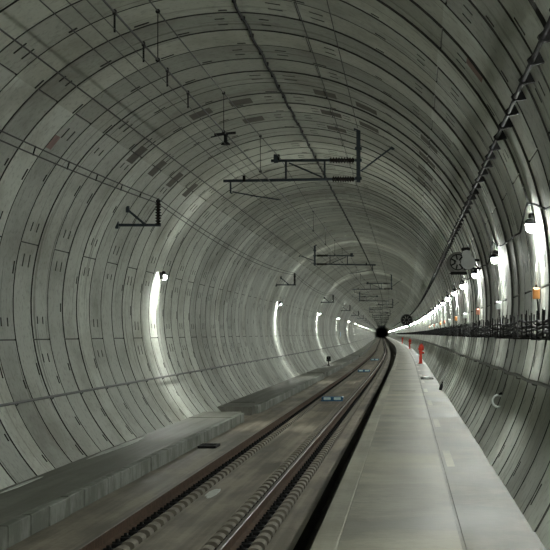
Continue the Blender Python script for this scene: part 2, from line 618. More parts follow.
def lining(name, lo, hi, m):
    V, F, MI, UV, S = [], [], [], [], []
    i0, i1 = -18, int(END / RING)
    prev_far = 1
    i = i0
    while i < i1:
        y0 = i * RING
        fine = 8 <= i < 90
        span = 1 if y0 < 520 else 2
        angs, pk = ring_angles(i, fine)
        # a thin seam of overlap between the three meshes
        sub = [(a, d) for a, d in angs if lo < a < hi]
        sub = [(lo, 0)] + sub + [(hi, 0)]
        rg_ = np.random.default_rng(1000 + i)
        off = float(rg_.normal(0, 0.009))
        jk = float(rg_.uniform(0.25, 1.0)) * (1.0 if i % 2 else 0.7)
        zf = ZF_FINE if fine else ZF_COARSE
        L = RING * span
        rows = [(y0 - GAP, GDEP, 0)] + [(y0 - GAP + 0.001 + GAP + f * (L - 2 * GAP) + 0.001 * 0, 0.0, f) for f in zf]
        rows = [(y0 - GAP, GDEP, -1), (y0 + GAP, GDEP, -1)] + [(y0 + GAP + f * (L - 2 * GAP), 0.0, f) for f in zf] + \
               [(y0 + L - GAP, GDEP, -1)]
        base = len(V)
        deep = []
        na = len(sub)
        for y, dep, f in rows:
            c = cv(y)
            for a, d in sub:
                extra = dep
                if dep == 0.0:
                    if d:
                        extra = 0.035
                    elif fine:
                        for pa, ln, kind in pk:
                            if abs(a - pa) < ln + 0.01:
                                if kind == 0 and (0.302 < f < 0.358 or 0.652 < f < 0.708):
                                    extra = 0.07
                                elif kind == 1 and 0.872 < f < 0.938:
                                    extra = 0.07
                                break
                deep.append(dep == 0.0 and extra == 0.07)
                rr = RAD + off + extra
                t = math.radians(a)
                am_ = step_amp(a, y0) * (0.45 + 0.75 * jk)
                if d and dep == 0.0:
                    rr -= extra - 0.02
                    rr += 0.0
                rr += off * (am_ - 1.0) + am_ * (-0.010 + 0.020 * min(1, max(0, (y - y0) / L)))
                if dep:
                    rr -= extra * (1 - max(0.2, am_) * (0.35 + 0.65 * jk))
                V.append((CX + rr * math.cos(t) + c, y, CZ + rr * math.sin(t)))
        pats = PATCH.get(i, ())
        nr = len(rows)
        for r in range(nr - 1):
            for k in range(na - 1):
                q = base + r * na + k
                F.append((q, q + 1, q + na + 1, q + na))
                am = (sub[k][0] + sub[k + 1][0]) / 2
                f0, f1 = rows[r][2], rows[r + 1][2]
                mi = 0
                if rows[r][1] > 0 and rows[r + 1][1] > 0:
                    mi = 2
                elif (rows[r][1] > 0 or rows[r + 1][1] > 0) and y0 < 75:
                    mi = 2
                elif sub[k][1] and sub[k + 1][1]:
                    mi = 2
                elif fine and f0 >= 0 and f1 >= 0 and (deep[r * na + k] or deep[r * na + k + 1] or
                                                       deep[(r + 1) * na + k] or deep[(r + 1) * na + k + 1]):
                    mi = 2  # pocket floors and sides coloured near-black like the joints
                elif pats and any(abs(am - p) < 3.0 for p in pats) and f0 >= 0 and f1 >= 0 and (0.27 <= f0 and f1 <= 0.84):
                    mi = 1
                elif (i, int(am)) in ((20, 140), (20, 141), (14, 36), (14, 37)) and f0 >= 0 and f1 <= .30:
                    mi = 3
                MI.append(mi)
                for rr_, kk in ((r, k), (r, k + 1), (r + 1, k + 1), (r + 1, k)):
                    yy = min(max(rows[rr_][0], y0 + 0.03), y0 + L - 0.03)
                    UV += [math.radians(sub[kk][0]) * RAD, yy]
        i += span
    me = bpy.data.meshes.new(name)
    me.from_pydata(V, [], F)
    uvl = me.uv_layers.new(name='UVMap')
    uvl.data.foreach_set('uv', UV)
    for q in (m, M['damp'], M['joint'], M['red_mark']):
        me.materials.append(q)
    me.polygons.foreach_set('material_index', MI)
    me.update()
    o = bpy.data.objects.new(name, me)
    COL.objects.link(o)
    return o


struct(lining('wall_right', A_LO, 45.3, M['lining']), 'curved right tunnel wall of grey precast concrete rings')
struct(lining('ceiling', 45.3, 133.3, M['lining_shaded']), 'concrete ring vault over the track')
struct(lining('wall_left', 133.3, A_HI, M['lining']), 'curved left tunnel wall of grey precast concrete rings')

# bulkhead far beyond the lit stretch
mb = MB()
n = 40
mb.add([PZ(CX + 4.6 * math.cos(2 * math.pi * j / n), END - 5, CZ + 4.6 * math.sin(2 * math.pi * j / n)) for j in range(n)],
       [tuple(range(n))])
struct(mb.build('wall_end', M['channel']))

# ------------------------------------------------------------------ floor: slab, rail troughs, drain channel
YS = ysteps(-26, END - 6)
RL, RR = -3.58, -2.04
TW, TD = 0.38, -0.13
prof = [(-5.95, 0.0), (RL - 0.085, 0.0), (RL - 0.085, TD), (RL + TW, TD), (RL + TW, 0.0), (RR - TW, 0.0), (RR - TW, TD), (RR + TW, TD),
        (RR + TW, 0.0), (-1.325, 0.0), (-1.325, -0.26), (-0.70, -0.26)]
mi = [0, 0, 1, 0, 0, 0, 1, 0, 0, 2, 2]
mb = MB()
mb.sweep(prof, YS, mi)
struct(mb.build('floor', [M['slab'], M['trough'], M['channel']]), 'stained concrete track slab with a dark drain channel')

# walkway on the right: edge strip, deck, gutter strip by the wall
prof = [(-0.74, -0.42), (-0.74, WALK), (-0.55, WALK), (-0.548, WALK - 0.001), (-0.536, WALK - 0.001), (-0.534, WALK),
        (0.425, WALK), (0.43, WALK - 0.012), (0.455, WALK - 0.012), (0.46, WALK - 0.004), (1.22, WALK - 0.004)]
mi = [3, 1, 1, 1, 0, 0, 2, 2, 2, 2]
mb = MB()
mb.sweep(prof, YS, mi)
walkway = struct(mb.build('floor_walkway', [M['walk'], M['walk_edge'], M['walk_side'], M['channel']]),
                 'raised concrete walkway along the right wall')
mb = MB()
y = 22.4
while y < 400:
    for xx in (0.50,):
        a, b_ = PZ(xx, y, WALK), PZ(xx, y + 3.1, WALK)
        mb.add([(a[0], a[1], WALK), (a[0] + 0.10, a[1], WALK), (b_[0] + 0.10, b_[1], WALK), (b_[0], b_[1], WALK)], [(0, 1, 2, 3)])
    y += 9.6
o = mb.build('pale_dash', M['dash'], walkway)  # row of pale cream dashes along the deck
o['kind'] = 'structure'
mb = MB()
y = 12.0
while y < 300:                       # narrow slots across the deck
    if abs(y - 52) < 1 or (y > 70 and random.random() < 0.3):
        p = PZ(-0.42, y, 0)
        mb.box(p[0], p[0] + 0.66, y, y + 0.12, WALK - 0.02, WALK + 0.003)
    y += 8.0
o = mb.build('expansion_slot', M['channel'], walkway)
o['kind'] = 'structure'

# bench on the left: body with a kerb of cast blocks
mb = MB()
gaps = [(-26, 52.0), (55.5, 103.0), (105.0, 190.0), (192.0, END - 6)]
for a, b_ in gaps:
    ys = ysteps(a, b_)
    mb.sweep([(-5.98, -0.02), (-5.98, BENCH), (-4.79, BENCH), (-4.79, -0.02)], ys, closed=True)
mb.box(-5.9, -4.72, 48.2, 48.5, BENCH, BENCH + 0.004, 1)
mb.box(-5.8, -5.0, 59.0, 59.3, BENCH, BENCH + 0.004, 1)
y = -20.0
while y < 420:
    ln = random.uniform(0.9, 1.5) if y < 60 else random.uniform(2, 4)
    inside = any(a + 0.0 <= y and y + ln <= b_ for a, b_ in gaps)
    if inside:
        c = cv(y)
        mb.box(-4.80 + c, -4.67 + random.uniform(-0.012, 0.012) + c, y + 0.02, y + ln, -0.01, BENCH - random.uniform(0, 0.012), 2,
               bev=0.012)
    y += ln
a_ = [PZ(-4.67, y, 0) for y in (420, END - 6)]
mb.sweep([(-4.80, 0.0), (-4.80, BENCH), (-4.67, BENCH), (-4.67, 0.0)], ysteps(420, END - 6), [2, 2, 2])
struct(mb.build('floor_bench', [M['bench'], M['channel'], M['bench_face']]), 'low concrete bench along the left wall')

# ------------------------------------------------------------------ rails
RH = 0.18


def rail(x, label):
    t = tag(empty('rail'), label, 'rail', 'running rails')
    foot, web, hd = 0.07, 0.0085, 0.036
    z0 = 0.01
    prof = [(x - foot, z0), (x - foot, z0 + 0.012), (x - web, z0 + 0.03), (x - web, RH - 0.048), (x - hd, RH - 0.036), (x - hd, RH - 0.008),
            (x + hd, RH - 0.008), (x + hd, RH - 0.036), (x + web, RH - 0.048), (x + web, z0 + 0.03), (x + foot, z0 + 0.012), (x + foot, z0)]
    mb = MB()
    mb.sweep(prof, YS, closed=True)
    mb.build('rail_web', M['rust'], t)
    prof = [(x - hd + 0.002, RH - 0.008), (x - hd + 0.008, RH), (x + hd - 0.016, RH), (x + hd - 0.006, RH - 0.007)]
    mb = MB()
    mb.sweep(prof, YS, closed=True)
    o = mb.build('rail_head', M['rail_head'], t)
    o['label'] = 'worn bright running surface'
    return t


rail(RL, 'rusty left rail of the track, beside the low bench')
rail(RR, 'rusty right rail of the track, beside the drain channel')

# fastening blocks: 150 per rail as things, the rest as stuff
SP = 0.65


def block_mb(simple=False, sides=(-1, 1)):
    mb = MB()
    hl = 0.17
    mb.box(-0.36 if -1 in sides else -0.08, 0.36, -hl, hl, -0.125, -0.03)
    for s in sides:
        # shoulder with a rounded top
        vs, fs = [], []
        n = 4 if simple else 8
        for yy in (-hl, hl):
            for j in range(n + 1):
                t = math.pi * j / n
                vs.append((s * 0.275 + 0.085 * math.cos(t), yy, -0.03 + 0.085 * math.sin(t) ** 0.6))
        k = n + 1
        fs += [(j, k + j, k + j + 1, j + 1) for j in range(n)]
        fs += [tuple(range(k)), tuple(k + j for j in reversed(range(k)))]
        mb.add(vs, fs)
    return mb


def fastening(sides):
    t = empty('fastening_block')
    block_mb(False, sides).build('shoulder_block', M['block'], t)
    for s in sides:
        mb = MB()
        mb.box(min(s * 0.075, s * 0.19), max(s * 0.075, s * 0.19), -0.11, 0.11, -0.03, 0.02, bev=0.008)
        mb.torus((s * 0.125, 0, 0.025), 0.05, 0.011, 'z', 10, 5)
        mb.lathe((s * 0.125, 0, 0.015), [(0.022, 0), (0.022, 0.05), (0.012, 0.055)], 'z', 6)
        mb.build('rail_clip', M['iron'], t)
    return t


Y0 = 13.0
for side, x, nm in ((0, RL, 'left'), (1, RR, 'right')):
    blk = fastening((1,) if side == 0 else (-1, 1))
    for i in range(150):
        y = Y0 + i * SP
        loc = PZ(x, y, 0)
        if i == 0:
            o = blk
            o.location = loc
        else:
            o = dup(blk, loc)
        # those below the frame's lower edge come first; number what the photo shows
        if i < 12:
            lb = 'concrete fastening block under the %s rail, below the lower edge of the photo' % nm
        elif i < 52:
            lb = '%s concrete fastening block under the %s rail in the photo' % (nearest(i - 12), nm)
        else:
            lb = 'small far concrete fastening block under the %s rail, past the fortieth' % nm
        tag(o, lb, 'rail fastening', 'fastening blocks under the %s rail' % nm)
mb = MB()
for x in (RL, RR):
    for i in range(150, 620):
        y = Y0 + i * SP
        p = PZ(x, y, 0)
        for s in ((1,) if x == RL else (-1, 1)):
            mb.box(p[0] + s * 0.275 - 0.085, p[0] + s * 0.275 + 0.085, y - 0.17, y + 0.17, -0.12, 0.045)
            mb.box(p[0] + s * 0.13 - 0.05, p[0] + s * 0.13 + 0.05, y - 0.11, y + 0.11, -0.12, 0.06, 1)
tag(mb.build('fastening_block_row', [M['block'], M['iron']]), 'far rows of concrete fastening blocks merging in the distance', 'rail fastening',
    kind='stuff')

# ------------------------------------------------------------------ right row of festoon lamps
LSP, LY0, LH, LX = 9.1, 22.2, 1.31, 1.525


def hood(n=14):
    """open black cap over the bulb"""
    prof = [(0.078, 0.030), (0.080, 0.045), (0.074, 0.075), (0.045, 0.100), (0.0, 0.105)]
    vs = [(r * math.cos(2 * math.pi * j / n), r * math.sin(2 * math.pi * j / n), z) for r, z in prof for j in range(n)]
    fs = [(i * n + j, i * n + (j + 1) % n, (i + 1) * n + (j + 1) % n, (i + 1) * n + j) for i in range(len(prof) - 1) for j in range(n)]
    return vs, fs


lamp = empty('festoon_lamp')
MB().sphere((0, 0, 0), 0.060, 12, 8, sc=(1, 1, 1.1)).build('bulb', M['bulb'], lamp)['label'] = 'glowing round bulb'
mb = MB()
mb.add(*hood())
mb.lathe((0.02, 0.0, 0.085), [(0.050, 0), (0.05, 0.07), (0.03, 0.085)], 'z', 12)
mb.build('socket', M['rubber'], lamp)
mb = MB()
mb.torus((0.075, 0, 0.20), 0.045, 0.008, 'y', 12, 6, 0, -0.6, math.pi)
mb.bar((0.06, 0, 0.15), (0.14, 0, 0.26), 0.014, 0.014)
mb.build('hook', M['galv'], lamp)
far_bulb = MB().sphere((0, 0, 0), 0.062, 6, 4, sc=(1, 1, 1.1)).add(*hood(6), 1).mesh('festoon_lamp', [M['bulb'], M['rubber']])
NL = int((LIT_END - LY0) / LSP)
first = True
for i in range(-4, NL):
    y = LY0 + i * LSP
    loc = P(LX, y, LH + random.uniform(-0.02, 0.02))
    if i <= 24:
        if first:
            o = lamp
            o.location = loc
            first = False
        else:
            o = dup(lamp, loc)
    else:
        o = bpy.data.objects.new('festoon_lamp', far_bulb)
        COL.objects.link(o)
        o.location = loc
    if i < 0:
        lb = 'round festoon lamp on the right wall, beside or behind the camera'
    elif i < 16:
        lb = '%s lit round lamp in the row along the right wall' % nearest(i)
    else:
        lb = 'tiny far lamp in the bright row merging along the right wall'
    tag(o, lb, 'lamp', 'festoon lamps along the right wall')

# feed cable that hangs in loops between those lamps
mb = MB()
pts = []
for i in range(-4, NL - 1):
    ya = LY0 + i * LSP
    k = 8 if i < 12 else (4 if i < 40 else 2)
    for j in range(k):
        t = j / k
        sag = 0.26 * (4 * t * (1 - t)) * (0.8 + 0.4 * random.random())
        h = LH + 0.30 - sag
        pts.append(P(wall_x(h, 1, 0.05), ya + t * LSP, h))
mb.tube(pts, 0.014, 5)
tag(mb.build('festoon_cable', M['rubber']), 'thin black cable looping from lamp to lamp on the right wall', 'cable')

# switch boxes below the lamps with their feed cable
boxes = [('orange', 'orange box'), ('white', 'white box'), ('salmon', 'salmon box'), ('white', 'white box'), ('orange', 'orange box'),
         ('white', 'white box'), ('salmon', 'salmon box'), ('orange', 'orange box'), ('white', 'white box'), ('salmon', 'salmon box'),
         ('white', 'white box'), ('orange', 'orange box')]
cnt = {}
for i, (mk, nm) in enumerate(boxes):
    y = LY0 + i * LSP
    h = 0.50
    x = wall_x(h, 1, 0.075)
    t = empty('switch_box', P(x, y, h))
    k = cnt.get(nm, 0)
    cnt[nm] = k + 1
    tag(t, '%s %s below a lamp on the right wall' % (nearest(k), nm.replace('box', 'switch box')), 'switch box', 'switch boxes under the lamps')
    mb = MB()
    mb.box(-0.043, 0.043, -0.05, 0.05, -0.068, 0.068, bev=0.008)
    mb.build('box_body', M[mk], t)
    mb = MB()
    mb.box(-0.03, 0.03, -0.062, -0.048, -0.048, 0.048, bev=0.005)
    mb.build('cover', M[mk], t)
    mb = MB()
    mb.lathe((0, 0, 0.066), [(0.014, 0), (0.014, 0.04), (0.010, 0.045)], 'z', 8)
    mb.build('cable_gland', M['rubber'], t)
    mb = MB()
    pts = [(0.0, 0, 0.10), (0.0, 0.02, 0.3), (0.03, 0.04, 0.5), (LX - x + 0.06, 0, LH - h + 0.03)]
    mb.tube(pts, 0.010, 6)
    mb.build('lead', M['white'] if mk != 'white' else M['cable_grey'], t)
    mb = MB()
    mb.tube([(0.01, -0.02, -0.066), (0.02, -0.06, -0.2), (0.03, 0.0, -0.32)], 0.012, 6)
    mb.build('lead', M['rubber'], t)

# ------------------------------------------------------------------ cable ladder with black cables on the right wall
tray = tag(empty('cable_rack'), 'black cable rack with upright hooks along the right wall', 'cable rack')
TYS = ysteps(8, 700, 1.0, 0.02)
for h, off, r, sg in ((0.17, 0.145, 0.016, 0.03), (0.11, 0.19, 0.020, 0.045), (0.06, 0.15, 0.016, 0.04), (0.03, 0.195, 0.018, 0.05),
                      (-0.01, 0.17, 0.018, 0.04)):
    mb = MB()
    ph = random.random() * 6
    mb.tube([P(wall_x(h, 1, off), y, h - sg * abs(math.sin(y * math.pi / 1.6)) + 0.012 * math.sin(y * 0.9 + ph)) for y in TYS], r, 6)
    mb.build('cable', M['rubber'], tray)

def hook_mb(dx=0.0, dy=0.0, dz=0.0):
    mb = MB()
    mb.box(-0.03 + dx, -0.01 + dx, -0.012 + dy, 0.012 + dy, -0.06 + dz, 0.26 + dz)
    mb.box(-0.235 + dx, -0.01 + dx, -0.012 + dy, 0.012 + dy, -0.06 + dz, -0.04 + dz)
    mb.box(-0.237 + dx, -0.222 + dx, -0.012 + dy, 0.012 + dy, -0.06 + dz, 0.25 + dz)
    mb.box(-0.23 + dx, -0.01 + dx, -0.012 + dy, 0.012 + dy, 0.075 + dz, 0.095 + dz)
    return mb


hme = hook_mb().mesh('rack_hook', M['iron'])
xw = wall_x(0.1, 1, 0.0)
for i in range(100):
    y = 12.0 + i * 0.85
    o = bpy.data.objects.new('rack_hook', hme)
    COL.objects.link(o)
    o.parent = tray
    o.location = P(xw, y, 0.0 + random.uniform(-0.015, 0.03))
mb = MB()
for i in range(100, 560):
    y = 12.0 + i * 0.85
    p = P(xw, y, 0.0)
    q = hook_mb(*p)
    mb.add(q.v, q.f)
o = mb.build('rack_hook_row', M['iron'], tray)
o['kind'] = 'stuff'

# ------------------------------------------------------------------ handrails on both walls
hr = tag(empty('handrail'), 'grey tube handrail wavering along the right wall below the cable rack', 'handrail')
mb = MB()
xs = wall_x(-0.55, 1, 0.075)
mb.tube([P(xs + 0.006 * math.sin(y * 1.9), y, -0.55 + 0.010 * math.sin(y * 1.4)) for y in ysteps(6, 900, 0.5, 0.012)], 0.022, 8)
mb.build('rail_tube', M['galv'], hr)
for i in range(60):
    y = 9.0 + i * 3.0
    mb = MB()
    c = P(xs, y, -0.55)
    w = P(wall_x(-0.60, 1, 0.0), y, -0.60)
    mb.tube([c, (c[0] + 0.01, y, c[2] - 0.04), w], 0.011, 5)
    mb.build('wall_bracket', M['galv'], hr)
hl = tag(empty('handrail'), 'dark tube handrail along the left wall above the bench', 'handrail')
mb = MB()
xs = wall_x(-1.14, -1, 0.07)
mb.tube([P(xs, y, -1.14) for y in ysteps(6, 900, 1.5, 0.02)], 0.024, 8)
mb.build('rail_tube', M['grey_box'], hl)
for i in range(60):
    y = 9.0 + i * 3.0
    mb = MB()
    c = P(xs, y, -1.14)
    w = P(wall_x(-1.20, -1, 0.0), y, -1.20)
    mb.tube([c, (c[0] - 0.01, y, c[2] - 0.04), w], 0.011, 5)
    mb.build('wall_bracket', M['grey_box'], hl)

# ------------------------------------------------------------------ left wall lamps
wl = empty('wall_lamp')
mb = MB()
mb.box(-0.10, 0.02, -0.36, 0.36, 0.04, 0.12, bev=0.02)
mb.box(-0.19, -0.09, -0.05, 0.05, 0.05, 0.11)
mb.box(-0.11, 0.02, -0.385, -0.35, -0.07, 0.12)
mb.box(-0.11, 0.02, 0.35, 0.385, -0.07, 0.12)
mb.build('housing', M['grey_box'], wl)
mb = MB()
mb.box(-0.075, 0.015, -0.33, 0.33, -0.01, 0.038, bev=0.012)
mb.build('diffuser', M['tube'], wl)['label'] = 'glowing white diffuser'
mb = MB()
mb.sphere((0.03, -0.40, 0.10), 0.055, 8, 6)
mb.build('end_cap', M['iron'], wl)
first = True
k = 0
for i in range(-1, 26):
    y = 49.0 + 45.0 * i
    h = 1.55
    loc = P(wall_x(h, -1, 0.17), y, h)
    if first:
        o = wl
        o.location = loc
        first = False
    else:
        o = dup(wl, loc)
    if i < 0:
        lb = 'white wall lamp on the left wall, just outside the left edge of the photo'
    elif i < 9:
        lb = '%s lit wall lamp streaking light down the left wall' % nearest(i)
    else:
        lb = 'tiny far wall lamp near the dark end of the left wall'
    tag(o, lb, 'wall lamp', 'wall lamps along the left wall')

# ------------------------------------------------------------------ overhead line: cantilevers, feeder brackets, wires
STN, STP = 40.0, 48.7
STATIONS = [STN + STP * i for i in range(-1, 20)]
XT = TRACK


def insulator(mb, a, b, r=0.055, sheds=9, mi=0):
    a, b = np.array(a, float), np.array(b, float)
    pts, rr = [], []
    for i in range(sheds * 4 + 1):
        t = i / (sheds * 4)
        pts.append(a + (b - a) * t)
        rr.append(r * (0.5, 0.75, 1.0, 0.55)[i % 4])
    mb.tube(pts, rr, 10, mi)


def cantilever(s):
    """built around the track centre at eye height; s=1 has its post on the right"""
    t = empty('catenary_cantilever')
    X = lambda x: s * (x - XT)
    px = -1.08
    top = math.sqrt(RAD ** 2 - (px - CX) ** 2) + CZ - CAMZ + 0.02
    top2 = math.sqrt(RAD ** 2 - (2 * XT - px - CX) ** 2) + CZ - CAMZ + 0.02
    tp = top if s == 1 else top2
    mb = MB()
    mb.box(min(X(px - .045), X(px + .045)), max(X(px - .045), X(px + .045)), -0.045, 0.045, 3.37, tp)
    mb.box(X(px) - 0.10, X(px) + 0.10, -0.09, 0.09, tp - 0.03, tp + 0.02)
    mb.build('drop_post', M['steel'], t)
    for hh in (3.86, 4.12, 3.46):
        mb = MB()
        mb.box(X(px) - 0.075, X(px) + 0.075, -0.06, 0.06, hh - 0.035, hh + 0.035, bev=0.01)
        mb.build('clamp', M['steel'], t)
    xe = -0.32
    he = math.sqrt(RAD ** 2 - (xe - CX) ** 2) + CZ - CAMZ
    if s == -1:
        he = math.sqrt(RAD ** 2 - (2 * XT - xe - CX) ** 2) + CZ - CAMZ
    mb = MB()
    mb.bar((X(px + 0.05), 0, 3.62), (X(xe), 0, he), 0.035, 0.035)
    mb.sphere((X(xe), 0, he - 0.02), 0.05, 8, 5)
    mb.build('brace', M['steel'], t)
    mb = MB()
    insulator(mb, (X(-1.72), 0, 3.86), (X(-1.17), 0, 3.86), 0.078)
    mb.build('insulator', M['insulator'], t)
    mb = MB()
    insulator(mb, (X(-1.66), 0, 3.44), (X(-1.17), 0, 3.44), 0.078)
    mb.build('insulator', M['insulator'], t)
    mb = MB()
    mb.tube([(X(-3.02), 0, 3.85), (X(-1.70), 0, 3.86)], 0.030, 8)
    mb.tube([(X(-1.18), 0, 3.86), (X(px), 0, 3.86)], 0.022, 8)
    mb.box(min(X(-2.86), X(-2.96)), max(X(-2.86), X(-2.96)), -0.05, 0.05, 3.80, 3.99, bev=0.01)
    mb.build('top_tube', M['steel'], t)
    mb = MB()
    mb.tube([(X(-4.08), 0, 3.40), (X(-1.64), 0, 3.44)], 0.032, 8)
    mb.tube([(X(-1.18), 0, 3.44), (X(px), 0, 3.44)], 0.022, 8)
    mb.build('bottom_tube', M['steel'], t)
    for xx in (-2.69, -1.83):
        mb = MB()
        mb.tube([(X(xx), 0, 3.86), (X(xx), 0, 3.42)], 0.024, 6)
        mb.build('strut', M['steel'], t)
    mb = MB()
    mb.tube([(X(-2.62), 0, 3.80), (X(-1.88), 0, 3.48)], 0.020, 6)
    mb.build('diagonal_strut', M['steel'], t)
    mb = MB()
    mb.tube([(X(-3.92), 0, 3.42), (X(-3.92), 0, 3.14), (X(-3.88), 0, 3.12)], 0.022, 6)
    mb.tube([(X(-3.88), 0, 3.16), (X(-3.40), 0, 3.07), (X(XT), 0, 2.98)], 0.016, 6)
    mb.build('registration_arm', M['steel'], t)
    for xx, h0, h1 in ((-2.86, 3.86, 3.99), (-3.62, 3.38, 3.52)):
        mb = MB()
        mb.box(X(xx) - 0.03, X(xx) + 0.03, -0.05, 0.05, h0, h1, bev=0.01)
        mb.build('wire_clamp', M['iron'], t)
    return t


protos = {}
for i, y in enumerate(STATIONS):
    s = 1 if (i % 2 == 1) else -1
    loc = P(XT, y, 0)
    if s not in protos:
        o = protos[s] = cantilever(s)
        o.location = loc
    else:
        o = dup(protos[s], loc)
    side = 'right' if s == 1 else 'left'
    if i == 0:
        lb = 'overhead line cantilever behind the camera'
    elif i < 8:
        lb = '%s overhead line cantilever, hung from a post %s of the track' % (nearest(i - 1), side)
    else:
        lb = 'tiny far overhead line cantilever, hung from a post %s of the track' % side
    tag(o, lb, 'cantilever', 'overhead line cantilevers')


def feeder_bracket():
    """local origin: foot of the insulator"""
    t = empty('feeder_bracket')
    wx = wall_x(2.46, -1, -0.02) + 5.53
    mb = MB()
    mb.bar((wx, 0, 0.08), (0.06, 0, 0.08), 0.06, 0.06)
    mb.box(wx - 0.02, wx + 0.05, -0.07, 0.07, 0.0, 0.16)
    mb.build('arm', M['steel'], t)
    mb = MB()
    hx = wall_x(2.84, -1, -0.01) + 5.53
    mb.bar((hx, 0, 0.44), (-0.30, 0, 0.10), 0.05, 0.05)
    mb.box(hx - 0.01, hx + 0.06, -0.06, 0.06, 0.36, 0.50)
    mb.build('brace', M['steel'], t)
    mb = MB()
    insulator(mb, (0, 0, 0.08), (0, 0, 0.58), 0.075, 8)
    mb.build('insulator', M['insulator'], t)
    mb = MB()
    mb.lathe((0, 0, 0.57), [(0.035, 0), (0.05, 0.02), (0.05, 0.06), (0.02, 0.09)], 'z', 8)
    mb.box(-0.02, 0.02, -0.08, 0.08, 0.62, 0.67)
    mb.build('wire_clamp', M['iron'], t)
    return t


fb = None
for i, y in enumerate(STATIONS):
    loc = P(-5.53, y, 2.34)
    if fb is None:
        fb = o = feeder_bracket()
        o.location = loc
    else:
        o = dup(fb, loc)
    if i == 0:
        lb = 'feeder wire bracket on the left wall behind the camera'
    elif i < 8:
        lb = '%s feeder wire bracket with a dark upright insulator on the left wall' % nearest(i - 1)
    else:
        lb = 'tiny far feeder wire bracket on the left wall'
    tag(o, lb, 'bracket', 'feeder brackets on the left wall')


def span_wire(x, hs, sag, r, y0=None, wob=None, ymax=950):
    pts = []
    for a, b_ in zip(STATIONS[:-1], STATIONS[1:]):
        if a > ymax:
            break
        k = 14 if a < 150 else 5
        for j in range(k):
            t = j / k
            y = a + t * (b_ - a)
            pts.append(P(x, y, hs - sag * 4 * t * (1 - t)))
    return MB().tube(pts, r, 6)


def msg_h(y):
    t = ((y - STN) / STP) % 1.0
    return 3.90 - 0.27 * 4 * t * (1 - t)


MW = span_wire(XT, 3.90, 0.27, 0.009)
tag(MW.build('messenger_wire', M['wire']), 'upper carrying wire of the overhead line above the track', 'wire')
AUX = span_wire(XT, 3.14, 0.05, 0.012)
tag(AUX.build('auxiliary_wire', M['wire']), 'middle wire of the overhead line with short hangers below it', 'wire')
CW = span_wire(XT, 2.96, 0.03, 0.005)
tag(CW.build('contact_wire', M['wire']), 'thin lowest wire of the overhead line above the track', 'wire')


def aux_h(y):
    t = ((y - STN) / STP) % 1.0
    return 3.14 - 0.05 * 4 * t * (1 - t)


FW = span_wire(-5.53, 3.00, 0.27, 0.011)
tag(FW.build('feeder_wire', M['wire']), 'feeder wire sagging between the tops of the left wall insulators', 'wire')
FW = span_wire(-5.57, 2.92, 0.31, 0.011)
tag(FW.build('feeder_wire', M['wire']), 'second feeder wire just below the topmost left wall feeder', 'wire')
# thin spacers between the two feeder wires
k = 0
for y in (26.8, 29.5, 32.2, 35.0, 37.5):
    t = ((y - STN) / STP) % 1.0
    b_ = 4 * t * (1 - t)
    mb = MB()
    mb.tube([P(-5.53, y, 3.00 - 0.27 * b_ + 0.015), P(-5.57, y, 2.92 - 0.31 * b_ - 0.015)], 0.012, 6)
    tag(mb.build('wire_spacer', M['iron']), '%s short spacer joining the two left feeder wires' % nearest(k), 'spacer', 'feeder wire spacers')
    k += 1

# hangers of the overhead line
k = 0
for y in (17.3, 19.2, 21.1, 23.1):
    mb = MB()
    h1, h0 = aux_h(y), 2.90
    mb.tube([P(XT, y, h1 + 0.02), P(XT, y, h0)], 0.011, 6)
    mb.box(P(XT, y, 0)[0] - 0.015, P(XT, y, 0)[0] + 0.015, y - 0.04, y + 0.04, h1 - 0.02 + CAMZ, h1 + 0.025 + CAMZ)
    tag(mb.build('dropper', M['iron']), '%s short dark hanger between the two lower track wires' % nearest(k), 'dropper', 'short wire hangers')
    k += 1
k = 0
for y in (20.3, 27.6, 34.5, 54, 62, 70, 78, 100, 110, 120):
    mb = MB()
    h1, h0 = msg_h(y), aux_h(y)
    mb.tube([P(XT, y, h1 + 0.02), P(XT, y, h0)], 0.006, 6)
    for hh in (h1, h0):
        mb.sphere(P(XT, y, hh), 0.028, 8, 5)
    tag(mb.build('dropper', M['iron']), '%s long thin hanger reaching down from the upper carrying wire' % nearest(k), 'dropper', 'long wire hangers')
    k += 1
# bell shaped weight clamped on the middle wire
t = tag(empty('wire_weight', P(XT, 27.9, 2.93)), 'dark bell shaped weight hanging on the middle track wire, upper left', 'weight')
mb = MB()
mb.lathe((0, 0, 0), [(0.075, 0), (0.07, 0.02), (0.03, 0.05), (0.028, 0.14), (0.05, 0.17)], 'z', 10)
mb.build('bell', M['iron'], t)
mb = MB()
mb.bar((-0.16, -0.1, 0.15), (0.14, 0.1, 0.20), 0.035, 0.035)
mb.bar((-0.20, -0.2, 0.10), (0.0, 0, 0.17), 0.02, 0.02)
mb.build('cross_arm', M['iron'], t)

